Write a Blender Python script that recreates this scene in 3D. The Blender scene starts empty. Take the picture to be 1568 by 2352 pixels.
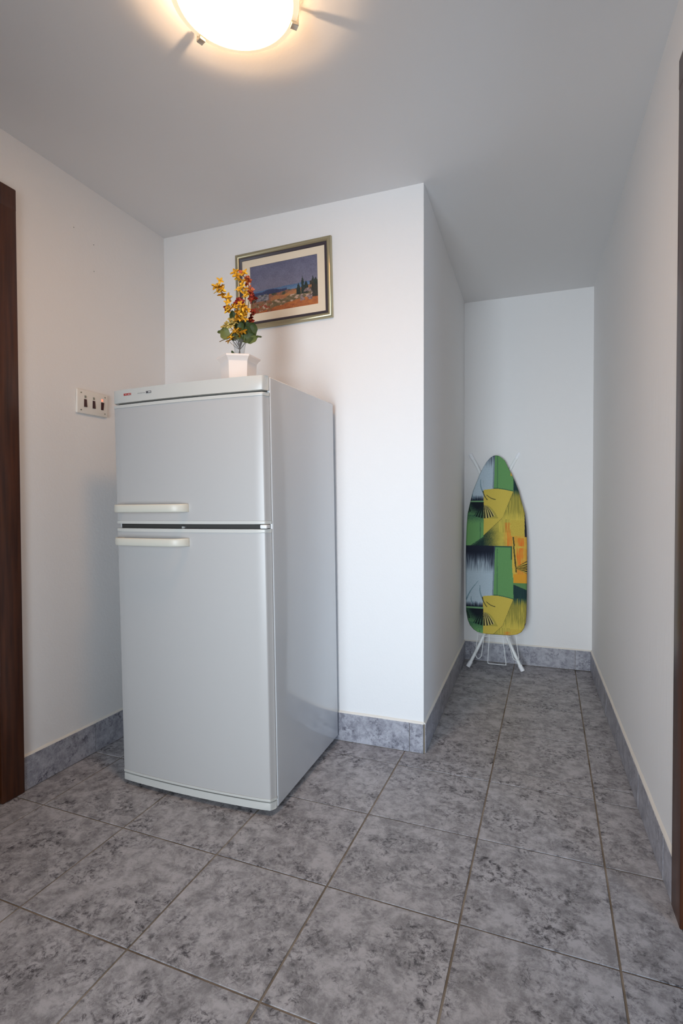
import bpy, bmesh, math, random
from mathutils import Vector, Matrix, noise as mnoise

C = bpy.context.scene.collection
sc = bpy.context.scene
R = math.radians
random.seed(7)

# ------------------------------------------------------------------ camera
cam = bpy.data.cameras.new('camera')
cam.sensor_fit = 'VERTICAL'
cam.sensor_height = 36.0
cam.lens = 1210.3 / 2352 * 36.0
cam.clip_start = 0.02
cam_ob = bpy.data.objects.new('camera', cam)
cam_ob.location = (-0.1501, -1.6281, 1.0298)
cam_ob.rotation_euler = (R(88.842), R(0.18025), R(21.5148))
C.objects.link(cam_ob)
sc.camera = cam_ob

# ------------------------------------------------------------------ world, daylight, exposure
world = bpy.data.worlds.new('world')
sc.world = world
world.use_nodes = True
wb = world.node_tree.nodes['Background']
wb.inputs[0].default_value = (0.62, 0.76, 1.0, 1)
wb.inputs[1].default_value = 0.6


def daylight(name, loc, direction, sx, sy, power, color, spread=180):
    l = bpy.data.lights.new(name, 'AREA')
    l.shape = 'RECTANGLE'
    l.size = sx
    l.size_y = sy
    l.energy = power
    l.color = color
    l.spread = R(spread)
    o = bpy.data.objects.new(name, l)
    o.location = loc
    o.rotation_euler = Vector(direction).to_track_quat('-Z', 'Y').to_euler()
    C.objects.link(o)
    return o


# daylight entering by the window of the side room (behind door_2) and by the window in the rear wall
daylight('side_window_daylight', (2.20, -2.86, 0.66), (-0.68, 0.76, -0.22), 1.1, 1.05, 16.5, (0.45, 0.70, 1.0), 100)
daylight('rear_window_daylight', (-0.66, -3.02, 0.86), (0.08, 1, 0.0), 1.0, 1.5, 20.5, (0.80, 0.91, 1.0), 84)

sc.view_settings.view_transform = 'Standard'
sc.view_settings.look = 'None'
sc.view_settings.gamma = 1
sc.view_settings.use_curve_mapping = False
sc.view_settings.exposure = 0.2
sc.cycles.use_denoising = True
sc.cycles.max_bounces = 10
sc.cycles.diffuse_bounces = 6
sc.cycles.caustics_reflective = False
sc.cycles.caustics_refractive = False
sc.cycles.sample_clamp_indirect = 6


# ------------------------------------------------------------------ helpers
def srgb(r, g, b):
    f = lambda c: (c / 12.92 if c <= 0.04045 else ((c + 0.055) / 1.055) ** 2.4)
    return (f(r / 255), f(g / 255), f(b / 255), 1)


def mat(name, col, rough=0.5, metal=0.0, spec=0.5, trans=0.0, emit=None, estr=0.0, coat=0.0):
    m = bpy.data.materials.new(name)
    m.use_nodes = True
    p = m.node_tree.nodes['Principled BSDF']
    p.inputs['Base Color'].default_value = col if len(col) == 4 else (*col, 1)
    p.inputs['Roughness'].default_value = rough
    p.inputs['Metallic'].default_value = metal
    p.inputs['Specular IOR Level'].default_value = spec
    p.inputs['Transmission Weight'].default_value = trans
    p.inputs['Coat Weight'].default_value = coat
    if emit:
        p.inputs['Emission Color'].default_value = emit
        p.inputs['Emission Strength'].default_value = estr
    return m


def nt(m):
    return m.node_tree.nodes, m.node_tree.links, m.node_tree.nodes['Principled BSDF']


def noise_bump(m, scale, strength, dist=0.002, detail=4, rough=0.6):
    n, l, p = nt(m)
    tc = n.new('ShaderNodeTexCoord')
    t = n.new('ShaderNodeTexNoise')
    t.inputs['Scale'].default_value = scale
    t.inputs['Detail'].default_value = detail
    t.inputs['Roughness'].default_value = rough
    b = n.new('ShaderNodeBump')
    b.inputs['Strength'].default_value = strength
    b.inputs['Distance'].default_value = dist
    l.new(tc.outputs['Object'], t.inputs['Vector'])
    l.new(t.outputs['Fac'], b.inputs['Height'])
    l.new(b.outputs['Normal'], p.inputs['Normal'])
    return t


def color_noise(m, c0, c1, scale, lo=0.35, hi=0.65, detail=5, stretch=None):
    n, l, p = nt(m)
    tc = n.new('ShaderNodeTexCoord')
    t = n.new('ShaderNodeTexNoise')
    t.inputs['Scale'].default_value = scale
    t.inputs['Detail'].default_value = detail
    if stretch:
        mp = n.new('ShaderNodeMapping')
        mp.inputs['Scale'].default_value = stretch
        l.new(tc.outputs['Object'], mp.inputs['Vector'])
        l.new(mp.outputs['Vector'], t.inputs['Vector'])
    else:
        l.new(tc.outputs['Object'], t.inputs['Vector'])
    r = n.new('ShaderNodeValToRGB')
    r.color_ramp.elements[0].position = lo
    r.color_ramp.elements[0].color = c0
    r.color_ramp.elements[1].position = hi
    r.color_ramp.elements[1].color = c1
    l.new(t.outputs['Fac'], r.inputs['Fac'])
    l.new(r.outputs['Color'], p.inputs['Base Color'])


def obj(name, bm, m, parent=None, loc=(0, 0, 0), rot=(0, 0, 0), smooth=None):
    me = bpy.data.meshes.new(name)
    bmesh.ops.recalc_face_normals(bm, faces=bm.faces)
    bm.to_mesh(me)
    bm.free()
    if m:
        me.materials.append(m)
    if smooth is not None:
        for p in me.polygons:
            p.use_smooth = True
        if smooth < 180:
            me.set_sharp_from_angle(angle=R(smooth))
    o = bpy.data.objects.new(name, me)
    o.location = loc
    o.rotation_euler = rot
    if parent:
        o.parent = parent
    C.objects.link(o)
    return o


def tag(o, label=None, cat=None, group=None, kind=None):
    if label:
        o['label'] = label
    if cat:
        o['category'] = cat
    if group:
        o['group'] = group
    if kind:
        o['kind'] = kind
    return o


def empty(name, loc, rz=0.0, rot=None):
    o = bpy.data.objects.new(name, None)
    o.empty_display_size = 0.05
    o.location = loc
    o.rotation_euler = rot if rot else (0, 0, rz)
    C.objects.link(o)
    return o


def NB():
    return bmesh.new()


def prism(bm, poly, z0, z1, inset=0.0):
    """vertical prism over a plan polygon; inset>0 chamfers the upper edge"""
    n = len(poly)
    lo = [bm.verts.new((x, y, z0)) for x, y in poly]
    if inset > 0:
        cx = sum(p[0] for p in poly) / n
        cy = sum(p[1] for p in poly) / n
        mid = [bm.verts.new((x, y, z1 - inset)) for x, y in poly]
        top = []
        for x, y in poly:
            top.append(bm.verts.new((x - math.copysign(min(inset, abs(x - cx)), x - cx), y - math.copysign(min(inset, abs(y - cy)), y - cy), z1)))
        rings = [lo, mid, top]
    else:
        rings = [lo, [bm.verts.new((x, y, z1)) for x, y in poly]]
    for a, b in zip(rings, rings[1:]):
        for i in range(n):
            bm.faces.new((a[i], a[(i + 1) % n], b[(i + 1) % n], b[i]))
    bm.faces.new(rings[-1])
    bm.faces.new(lo[::-1])


def box(bm, x0, x1, y0, y1, z0, z1, bev=0.0, seg=2):
    b = bmesh.new() if bev else bm
    prism(b, [(x0, y0), (x1, y0), (x1, y1), (x0, y1)], z0, z1)
    if bev:
        bmesh.ops.bevel(b, geom=b.edges[:], offset=bev, segments=seg, profile=0.5, affect='EDGES')
        merge(bm, b)


def merge(bm, b):
    mp = {v: bm.verts.new(v.co) for v in b.verts}
    for f in b.faces:
        bm.faces.new([mp[v] for v in f.verts])
    b.free()


def tube(bm, pts, r, n=10, cap=True, closed=False):
    pts = [Vector(p) for p in pts]
    m = len(pts)
    rs = r if isinstance(r, (list, tuple)) else [r] * m
    rings = []
    prev = None
    for i, p in enumerate(pts):
        if closed:
            d = pts[(i + 1) % m] - pts[i - 1]
        else:
            d = pts[min(i + 1, m - 1)] - pts[max(i - 1, 0)]
        d.normalize()
        if prev is None:
            u = d.orthogonal().normalized()
        else:
            u = (prev - d * prev.dot(d)).normalized()
        prev = u
        v = d.cross(u)
        rings.append([bm.verts.new(p + (u * math.cos(2 * math.pi * k / n) + v * math.sin(2 * math.pi * k / n)) * rs[i]) for k in range(n)])
    pairs = list(zip(rings, rings[1:])) + ([(rings[-1], rings[0])] if closed else [])
    for a, b in pairs:
        for k in range(n):
            bm.faces.new((a[k], a[(k + 1) % n], b[(k + 1) % n], b[k]))
    if cap and not closed:
        bm.faces.new(rings[0][::-1])
        bm.faces.new(rings[-1])


def lathe(bm, prof, n=48, cz=0.0, cap0=False, cap1=False):
    rings = []
    for r, z in prof:
        rings.append([bm.verts.new((r * math.cos(2 * math.pi * k / n), r * math.sin(2 * math.pi * k / n), z + cz)) for k in range(n)])
    for a, b in zip(rings, rings[1:]):
        for k in range(n):
            bm.faces.new((a[k], a[(k + 1) % n], b[(k + 1) % n], b[k]))
    if cap0:
        bm.faces.new(rings[0][::-1])
    if cap1:
        bm.faces.new(rings[-1])


def spline(pts, k=8):
    """Catmull-Rom through 3-D points"""
    P = [Vector(p) for p in pts]
    P = [P[0] * 2 - P[1]] + P + [P[-1] * 2 - P[-2]]
    out = []
    for i in range(1, len(P) - 2):
        for j in range(k):
            t = j / k
            a, b, c, d = P[i - 1], P[i], P[i + 1], P[i + 2]
            out.append(0.5 * ((2 * b) + (c - a) * t + (2 * a - 5 * b + 4 * c - d) * t * t + (3 * b - a - 3 * c + d) * t ** 3))
    out.append(P[-2])
    return out


# ------------------------------------------------------------------ materials
M_wall = mat('white_wall_paint', (0.80, 0.79, 0.785), 0.85, spec=0.25)
noise_bump(M_wall, 60, 0.35, 0.0025, 5, 0.7)
M_wallr = mat('white_wall_paint_rolled', (0.80, 0.79, 0.785), 0.85, spec=0.25)
n_, l_, p_ = nt(M_wallr)
tc_ = n_.new('ShaderNodeTexCoord')
mp_ = n_.new('ShaderNodeMapping')
mp_.inputs['Scale'].default_value = (1, 1, .12)
t_ = n_.new('ShaderNodeTexNoise')
t_.inputs['Scale'].default_value = 55
t_.inputs['Detail'].default_value = 6
t_.inputs['Roughness'].default_value = .7
b_ = n_.new('ShaderNodeBump')
b_.inputs['Strength'].default_value = .35
b_.inputs['Distance'].default_value = .003
l_.new(tc_.outputs['Object'], mp_.inputs['Vector'])
l_.new(mp_.outputs['Vector'], t_.inputs['Vector'])
l_.new(t_.outputs['Fac'], b_.inputs['Height'])
l_.new(b_.outputs['Normal'], p_.inputs['Normal'])
M_ceil = mat('ceiling_paint', (0.74, 0.725, 0.72), 0.9, spec=0.2)
noise_bump(M_ceil, 45, 0.22, 0.002, 4)
M_caulk = mat('cream_filler', (0.76, 0.72, 0.66), 0.8, spec=0.2)
M_grout = mat('grout', srgb(128, 116, 100), 0.95, spec=0.1)
color_noise(M_grout, srgb(108, 96, 82), srgb(158, 148, 136), 9, 0.3, 0.7, 6)


def tile_material(name, base_l, base_d, dark, light, rough):
    m = bpy.data.materials.new(name)
    m.use_nodes = True
    n, l, p = nt(m)
    tc = n.new('ShaderNodeTexCoord')
    oi = n.new('ShaderNodeObjectInfo')
    mul = n.new('ShaderNodeMath'); mul.operation = 'MULTIPLY'; mul.inputs[1].default_value = 37.0
    l.new(oi.outputs['Random'], mul.inputs[0])
    comb = n.new('ShaderNodeCombineXYZ')
    l.new(mul.outputs[0], comb.inputs['Z']); l.new(mul.outputs[0], comb.inputs['X'])
    add = n.new('ShaderNodeVectorMath'); add.operation = 'ADD'
    l.new(tc.outputs['Object'], add.inputs[0]); l.new(comb.outputs[0], add.inputs[1])
    vec = add.outputs[0]

    def tex(scale, detail, rough_, dist):
        t = n.new('ShaderNodeTexNoise')
        t.inputs['Scale'].default_value = scale
        t.inputs['Detail'].default_value = detail
        t.inputs['Roughness'].default_value = rough_
        t.inputs['Distortion'].default_value = dist
        l.new(vec, t.inputs['Vector'])
        return t

    def ramp(src, p0, c0, p1, c1):
        r = n.new('ShaderNodeValToRGB')
        r.color_ramp.elements[0].position = p0; r.color_ramp.elements[0].color = c0
        r.color_ramp.elements[1].position = p1; r.color_ramp.elements[1].color = c1
        l.new(src, r.inputs['Fac'])
        return r

    def mix(fac, a, b, mode='MIX'):
        x = n.new('ShaderNodeMix'); x.data_type = 'RGBA'; x.blend_type = mode
        if isinstance(fac, float):
            x.inputs['Factor'].default_value = fac
        else:
            l.new(fac, x.inputs['Factor'])
        for s, v in (('A', a), ('B', b)):
            sock = [i for i in x.inputs if i.name == s and i.type == 'RGBA'][0]
            if isinstance(v, tuple):
                sock.default_value = v
            else:
                l.new(v, sock)
        return [o for o in x.outputs if o.type == 'RGBA'][0]

    W = (1, 1, 1, 1); K = (0, 0, 0, 1)
    cloud = ramp(tex(20, 10, 0.74, 0.25).outputs['Fac'], 0.40, base_d, 0.58, base_l)
    # dark bruise-like blotches gathered in patches
    patch = ramp(tex(9, 4, 0.6, 0.5).outputs['Fac'], 0.40, K, 0.62, W)
    flecks = ramp(tex(58, 6, 0.75, 0.5).outputs['Fac'], 0.47, K, 0.62, W)
    mm = n.new('ShaderNodeMath'); mm.operation = 'MULTIPLY'
    l.new(patch.outputs['Color'], mm.inputs[0]); l.new(flecks.outputs['Color'], mm.inputs[1])
    col = mix(mm.outputs[0], cloud.outputs['Color'], dark)
    # thin pale threads
    t = tex(15, 3, 0.5, 1.8)
    sub = n.new('ShaderNodeMath'); sub.operation = 'SUBTRACT'; sub.inputs[1].default_value = 0.5
    ab = n.new('ShaderNodeMath'); ab.operation = 'ABSOLUTE'
    l.new(t.outputs['Fac'], sub.inputs[0]); l.new(sub.outputs[0], ab.inputs[0])
    thr = ramp(ab.outputs[0], 0.0, (0.32, 0.32, 0.32, 1), 0.018, K)
    col = mix(thr.outputs['Color'], col, light)
    # a few brownish-violet strokes, only in places
    t2 = tex(20, 2, 0.4, 2.2)
    sub2 = n.new('ShaderNodeMath'); sub2.operation = 'SUBTRACT'; sub2.inputs[1].default_value = 0.57
    ab2 = n.new('ShaderNodeMath'); ab2.operation = 'ABSOLUTE'
    l.new(t2.outputs['Fac'], sub2.inputs[0]); l.new(sub2.outputs[0], ab2.inputs[0])
    thr2 = ramp(ab2.outputs[0], 0.0, (0.8, 0.8, 0.8, 1), 0.014, K)
    pat2 = ramp(tex(16, 3, 0.5, 0.2).outputs['Fac'], 0.53, K, 0.60, W)
    m2 = n.new('ShaderNodeMath'); m2.operation = 'MULTIPLY'
    l.new(thr2.outputs['Color'], m2.inputs[0]); l.new(pat2.outputs['Color'], m2.inputs[1])
    col = mix(m2.outputs[0], col, dark)
    l.new(col, p.inputs['Base Color'])
    p.inputs['Roughness'].default_value = rough
    p.inputs['Specular IOR Level'].default_value = 0.35
    b = n.new('ShaderNodeBump'); b.inputs['Strength'].default_value = 0.12; b.inputs['Distance'].default_value = 0.002
    l.new(tex(30, 4, 0.6, 0.3).outputs['Fac'], b.inputs['Height'])
    l.new(b.outputs['Normal'], p.inputs['Normal'])
    return m


M_tile = tile_material('grey_marbled_tile', srgb(182, 180, 184), srgb(139, 137, 140), srgb(64, 61, 66), srgb(186, 185, 188), 0.45)
M_skirt = tile_material('grey_marbled_skirting_tile', srgb(176, 176, 184), srgb(140, 140, 149), srgb(92, 91, 102), srgb(192, 192, 200), 0.35)

M_wood = mat('dark_brown_wood', srgb(74, 40, 22), 0.32, spec=0.45)
color_noise(M_wood, srgb(50, 23, 11), srgb(82, 44, 24), 5, 0.3, 0.7, 6, (14, 14, 0.8))
M_door = mat('brown_door_veneer', srgb(96, 52, 28), 0.35)
color_noise(M_door, srgb(56, 29, 16), srgb(84, 47, 27), 5, 0.3, 0.7, 6, (10, 10, 0.6))
M_brass = mat('brass', (0.75, 0.6, 0.32), 0.3, 1.0)
M_steel = mat('brushed_steel', (0.62, 0.58, 0.50), 0.35, 1.0)
M_whitemetal = mat('white_lacquered_metal', (0.85, 0.86, 0.86), 0.35)
M_glasspane = mat('window_glass', (1, 1, 1), 0.0, trans=1.0)

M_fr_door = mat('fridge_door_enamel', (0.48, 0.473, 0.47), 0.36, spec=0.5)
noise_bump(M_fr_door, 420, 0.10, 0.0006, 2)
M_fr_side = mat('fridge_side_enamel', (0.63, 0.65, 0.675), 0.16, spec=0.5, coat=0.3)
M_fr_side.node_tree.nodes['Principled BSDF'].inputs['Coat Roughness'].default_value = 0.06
M_fr_trim = mat('fridge_trim_plastic', (0.58, 0.58, 0.555), 0.35)
M_fr_handle = mat('fridge_handle_plastic', (0.66, 0.635, 0.555), 0.4)
M_black = mat('dark_gasket', (0.035, 0.033, 0.03), 0.7)
M_red = mat('red_badge', srgb(176, 40, 36), 0.4)
M_greyprint = mat('grey_print', (0.36, 0.36, 0.35), 0.5)
M_darkprint = mat('dark_badge', (0.10, 0.10, 0.11), 0.4)

# ------------------------------------------------------------------ the room shell
A = (-1.8877, 0.4515)
B = (-0.6228, 0.4769)
Cc = (-0.6631, 1.842)
D = (0.0917, 1.8619)
ZC = 2.302
BH = 0.121
YR = -3.1                                  # rear wall
LA = math.tan(R(0.2928))                   # drift of the left wall
RA = math.tan(R(-1.7734))                  # drift of the right wall


def xl(y):
    return A[0] + LA * (y - A[1])


def xr(y):
    return D[0] + RA * (y - D[1])


def xc(y):                                  # corridor's left wall
    return B[0] + (Cc[0] - B[0]) * (y - B[1]) / (Cc[1] - B[1])


def yb(x):                                  # wall behind the fridge
    return A[1] + (B[1] - A[1]) * (x - A[0]) / (B[0] - A[0])


def ye(x):
    return Cc[1] + (D[1] - Cc[1]) * (x - Cc[0]) / (D[0] - Cc[0])


DL0, DL1, DZ = -1.21, -0.385, 2.055         # left doorway
DR0, DR1 = -0.965, -0.158                   # right doorway

bm = NB()
prism(bm, [(xl(YR), YR), (xl(DL0), DL0), (xl(DL0) - .14, DL0), (xl(YR) - .14, YR)], 0, ZC)
prism(bm, [(xl(DL1), DL1), (xl(A[1]), A[1]), (xl(A[1]) - .14, A[1] + .1), (xl(DL1) - .14, DL1)], 0, ZC)
prism(bm, [(xl(DL0), DL0), (xl(DL1), DL1), (xl(DL1) - .14, DL1), (xl(DL0) - .14, DL0)], DZ, ZC)
wall_left = tag(obj('wall_left', bm, M_wall), kind='structure')
bm = NB()
prism(bm, [A, B, (B[0] - .1, B[1] + .1), (A[0], A[1] + .1)], 0, ZC)
wall_back = tag(obj('wall_back', bm, M_wall), kind='structure')
bm = NB()
prism(bm, [B, Cc, (Cc[0] - .1, Cc[1] + .1), (B[0] - .1, B[1] + .1)], 0, ZC)
wall_corridor = tag(obj('wall_corridor', bm, M_wall), kind='structure')
bm = NB()
prism(bm, [Cc, D, (D[0] + .1, D[1] + .12), (Cc[0] - .1, Cc[1] + .12)], 0, ZC)
wall_end = tag(obj('wall_end', bm, M_wall), kind='structure')
bm = NB()
prism(bm, [(xr(YR), YR), (xr(DR0), DR0), (xr(DR0) + .14, DR0), (xr(YR) + .14, YR)], 0, ZC)
prism(bm, [(xr(DR1), DR1), D, (D[0] + .14, D[1] + .1), (xr(DR1) + .14, DR1)], 0, ZC)
prism(bm, [(xr(DR0), DR0), (xr(DR1), DR1), (xr(DR1) + .14, DR1), (xr(DR0) + .14, DR0)], DZ, ZC)
wall_right = tag(obj('wall_right', bm, M_wallr), kind='structure')
# rear wall with a window opening
WX0, WX1, WZ0, WZ1 = -1.21, -0.11, 0.06, 1.70
bm = NB()
box(bm, xl(YR) - .14, WX0, YR - .14, YR, 0, ZC)
box(bm, WX1, xr(YR) + .14, YR - .14, YR, 0, ZC)
box(bm, WX0, WX1, YR - .14, YR, 0, WZ0)
box(bm, WX0, WX1, YR - .14, YR, WZ1, ZC)
tag(obj('wall_rear', bm, M_wall), kind='structure')


def window(name, parent_loc, w, z0, z1, rz):
    e = tag(empty(name, parent_loc, rz), kind='structure')
    bm = NB()
    t = .06
    box(bm, -w / 2, -w / 2 + t, -.03, .03, z0, z1)
    box(bm, w / 2 - t, w / 2, -.03, .03, z0, z1)
    box(bm, -w / 2 + t, w / 2 - t, -.03, .03, z0, z0 + t)
    box(bm, -w / 2 + t, w / 2 - t, -.03, .03, z1 - t, z1)
    box(bm, -.03, .03, -.028, .028, z0 + t, z1 - t)
    obj('window_frame', bm, M_whitemetal, e)
    for a, b in ((-w / 2 + t, -.03), (.03, w / 2 - t)):
        bm = NB()
        box(bm, a, b, -.004, .004, z0 + t, z1 - t)
        obj('pane', bm, M_glasspane, e)
    return e


window('window_1', ((WX0 + WX1) / 2, YR - .08, 0), WX1 - WX0, WZ0, WZ1, 0)
# side room beyond the right doorway (only its daylight reaches the hall)
SX, SY0, SY1 = 3.2, -2.95, 0.55
bm = NB()
prism(bm, [(.29, SY1), (SX, SY1), (SX, SY1 + .1), (.29, SY1 + .1)], 0, ZC)
tag(obj('wall_side_room_far', bm, M_wall), kind='structure')
bm = NB()
box(bm, SX, SX + .12, SY0 - .12, SY1 + .1, 0, ZC)
tag(obj('wall_side_room_right', bm, M_wall), kind='structure')
bm = NB()
for x0, x1, z0, z1 in ((.33, 1.6, 0, ZC), (2.8, SX, 0, ZC), (1.6, 2.8, 0, .10), (1.6, 2.8, 1.40, ZC)):
    box(bm, x0, x1, SY0 - .12, SY0, z0, z1)
tag(obj('wall_side_room_window', bm, M_wall), kind='structure')
window('window_2', (2.2, SY0 - .06, 0), 1.2, .10, 1.40, 0)

bm = NB()
box(bm, -2.15, SX + .12, YR - .14, 2.05, ZC, ZC + .1)
tag(obj('ceiling', bm, M_ceil), kind='structure')

# ------------------------------------------------------------------ tiled floor
bm = NB()
box(bm, -2.15, SX + .12, YR - .14, 2.05, -.1, -.0022)
floor = tag(obj('floor', bm, M_grout), kind='structure')

T = 0.35
G = 0.0026                                   # half a joint


def clip(poly, px, py, nx, ny):
    """keep the side of the line where (p-(px,py)).(nx,ny) <= 0"""
    out = []
    for i in range(len(poly)):
        a, b = poly[i], poly[(i + 1) % len(poly)]
        da = (a[0] - px) * nx + (a[1] - py) * ny
        db = (b[0] - px) * nx + (b[1] - py) * ny
        if da <= 0:
            out.append(a)
        if (da < 0 < db) or (db < 0 < da):
            t = da / (da - db)
            out.append((a[0] + (b[0] - a[0]) * t, a[1] + (b[1] - a[1]) * t))
    return out


def add_tile(poly, parent=None, inset=0.0005):
    if len(poly) < 3:
        return
    area = abs(sum(poly[i][0] * poly[(i + 1) % len(poly)][1] - poly[(i + 1) % len(poly)][0] * poly[i][1] for i in range(len(poly)))) / 2
    if area < 0.0008:
        return
    cx = sum(p[0] for p in poly) / len(poly)
    cy = sum(p[1] for p in poly) / len(poly)
    bm = NB()
    prism(bm, [(x - cx, y - cy) for x, y in poly], -.0026, 0, inset)
    o = obj('tile', bm, M_tile, floor, (cx, cy, random.uniform(-.0004, .0002)))
    o.rotation_euler = (random.uniform(-.0012, .0012), random.uniform(-.0012, .0012), 0)


EDGE = 0.004
xs = [-6 * T, -5 * T, -4 * T, -3 * T, -2 * T, -T, 0, T]
ys = [j * T for j in range(-9, 2)]
for i in range(len(xs) - 1):
    for j in range(len(ys) - 1):
        q = [(xs[i] + G, ys[j] + G), (xs[i + 1] - G, ys[j] + G), (xs[i + 1] - G, ys[j + 1] - G), (xs[i] + G, ys[j + 1] - G)]
        q = clip(q, xl(0) + EDGE, 0, -1, LA)
        q = clip(q, xr(0) - EDGE, 0, 1, -RA)
        q = clip(q, 0, YR + EDGE, 0, -1)
        add_tile(q)
# cut strip along the wall behind the fridge
for i in range(4):
    x0, x1 = max(xs[i], xl(.4)), xs[i + 1]
    add_tile([(x0 + G, T + G), (x1 - G, T + G), (x1 - G, yb(x1) - EDGE), (x0 + G, yb(x0) - EDGE)])
# piece turning the column's corner into the corridor
HB = 2.285 * T
add_tile([(-2 * T + G, T + G), (-T - G, T + G), (-T - G, HB - G), (xc(HB) + EDGE, HB - G), (B[0] + EDGE, B[1] - EDGE), (-2 * T + G, yb(-2 * T) - EDGE)], inset=0)
for y0, y1 in ((HB, 3.285 * T), (3.285 * T, 4.285 * T), (4.285 * T, 5.285 * T)):
    q = [(-2 * T, y0 + G), (-T - G, y0 + G), (-T - G, y1 - G), (-2 * T, y1 - G)]
    q = clip(q, B[0] + EDGE, B[1], -1, (Cc[0] - B[0]) / (Cc[1] - B[1]))
    q = clip(q, Cc[0], Cc[1] - EDGE, -.0264, 1)
    add_tile(q)
HCs = 1.285 * T
for x0, x1 in ((-T, 0), (0, T)):
    for y0, y1 in ((T, HCs), (HCs, HB), (HB, 3.285 * T), (3.285 * T, 4.285 * T), (4.285 * T, 5.285 * T)):
        q = [(x0 + G, y0 + G), (x1 - G, y0 + G), (x1 - G, y1 - G), (x0 + G, y1 - G)]
        q = clip(q, xr(0) - EDGE, 0, 1, -RA)
        q = clip(q, Cc[0], Cc[1] - EDGE, -.0264, 1)
        add_tile(q)


# the same floor runs on through the right doorway
xs2 = [k * T for k in range(0, 6)]
for i in range(len(xs2) - 1):
    for j in range(len(ys) - 1):
        q = [(xs2[i] + G, ys[j] + G), (xs2[i + 1] - G, ys[j] + G), (xs2[i + 1] - G, ys[j + 1] - G), (xs2[i] + G, ys[j + 1] - G)]
        q = clip(q, xr(0) + EDGE, 0, -1, RA)
        if ys[j] < DR0 - .05 or ys[j + 1] > DR1 + .05:
            if ys[j + 1] <= DR0 or ys[j] >= DR1:
                q = clip(q, .34, 0, -1, 0)
            elif ys[j] < DR0:
                q = clip(q, 0, DR0 + .02, 0, -1)
            else:
                q = clip(q, 0, DR1 - .02, 0, 1)
        add_tile(q)

# ------------------------------------------------------------------ skirting tiles
def skirting(name, P0, P1, cuts):
    """row of skirting tiles from P0 to P1 (room on the right-hand side of the run); cuts = distances of the joints"""
    P0, P1 = Vector((*P0, 0)), Vector((*P1, 0))
    L = (P1 - P0).length
    rz = math.atan2(P1.y - P0.y, P1.x - P0.x)
    bm = NB()
    box(bm, 0, L, -.0062, .002, 0, BH - .002)
    base = tag(obj(name, bm, M_grout, None, P0, (0, 0, rz)), kind='structure')
    cuts = [0] + [c for c in sorted(cuts) if .02 < c < L - .02] + [L]
    for a, b in zip(cuts, cuts[1:]):
        bm = NB()
        w = b - a
        box(bm, -w / 2 + .0008, w / 2 - .0008, -.009 + random.uniform(-.0006, .0004), 0, .002, BH, .0007, 1)
        obj('tile', bm, M_skirt, base, ((a + b) / 2, 0, 0))
    bm = NB()
    v = [(0, -.0085), (0, .001)]
    n = max(2, int(L / .05))
    prof = [(-.0085, BH - .001), (-.006, BH + .003), (0.0, BH + .007), (.001, BH - .001)]
    rings = []
    for i in range(n + 1):
        k = .8 + .5 * random.random()
        rings.append([bm.verts.new((L * i / n, y, BH + (z - BH) * k)) for y, z in prof])
    for a, b in zip(rings, rings[1:]):
        for i in range(4):
            bm.faces.new((a[i], a[(i + 1) % 4], b[(i + 1) % 4], b[i]))
    bm.faces.new(rings[0]); bm.faces.new(rings[-1][::-1])
    obj('filler_strip', bm, M_caulk, base)
    return base


def rng(a, step, k):
    return [a + step * i for i in range(k)]


YL0 = -.3185
skirting('baseboard_left', (xl(YL0), YL0), A, [0 - YL0, T - YL0])
skirting('baseboard_back', A, B, [-4 * T - A[0] + .02, -3 * T - A[0] + .02, -2 * T - A[0] + .02])
skirting('baseboard_corridor', B, Cc, rng(HB - B[1], T, 4))
skirting('baseboard_end', Cc, D, [-T - Cc[0], 0 - Cc[0]])
skirting('baseboard_right', D, (xr(-.0915), -.0915), rng(D[1] - 4.285 * T, T, 3) + [D[1] - HCs] + rng(D[1] - T, T, 2))
skirting('baseboard_left_rear', (xl(YR), YR), (xl(-1.285), -1.285), rng(.3, T, 5))
skirting('baseboard_right_rear', (xr(-1.04), -1.04), (xr(YR), YR), rng(.3, T, 5))


# ------------------------------------------------------------------ door frames
def door(name, x, y0, y1, side, drift, ct=.016):
    """doorway between y0 and y1 in a wall whose room face is at x; side = +1 when the room lies at +x"""
    e = tag(empty(name, (x, (y0 + y1) / 2, 0), math.atan(-drift) if drift else 0), kind='structure')
    w = (y1 - y0) / 2
    cw = .066
    lin = .018

    def B_(nm, xa, xb, ya, yb_, za, zb, m=M_wood, bev=.004, par=e):
        b = NB()
        xa, xb = sorted((xa * side, xb * side))
        box(b, xa, xb, ya, yb_, za, zb, bev, 3)
        return obj(nm, b, m, par, smooth=40)
    for s in (-1, 1):
        ya, yb_ = sorted((s * (w - lin), s * (w + cw - .0)))
        B_('side_casing', 0.0, ct, ya, yb_, 0, DZ + cw - .008)
        ya, yb_ = sorted((s * (w - lin), s * w))
        B_('jamb', -.14, 0.0, ya, yb_, 0, DZ, bev=.002)
    B_('head_casing', 0.0, ct + .0006, -w - cw, w + cw, DZ - lin, DZ + cw - .008)
    B_('head_jamb', -.14, 0.0, -w, w, DZ - lin, DZ, bev=.002)
    for s in (-1, 1):
        ya, yb_ = sorted((s * (w - lin - .014), s * (w - lin)))
        B_('door_stop', -.105, -.055, ya, yb_, 0, DZ - lin, bev=.002)
    return e, B_, w


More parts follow.
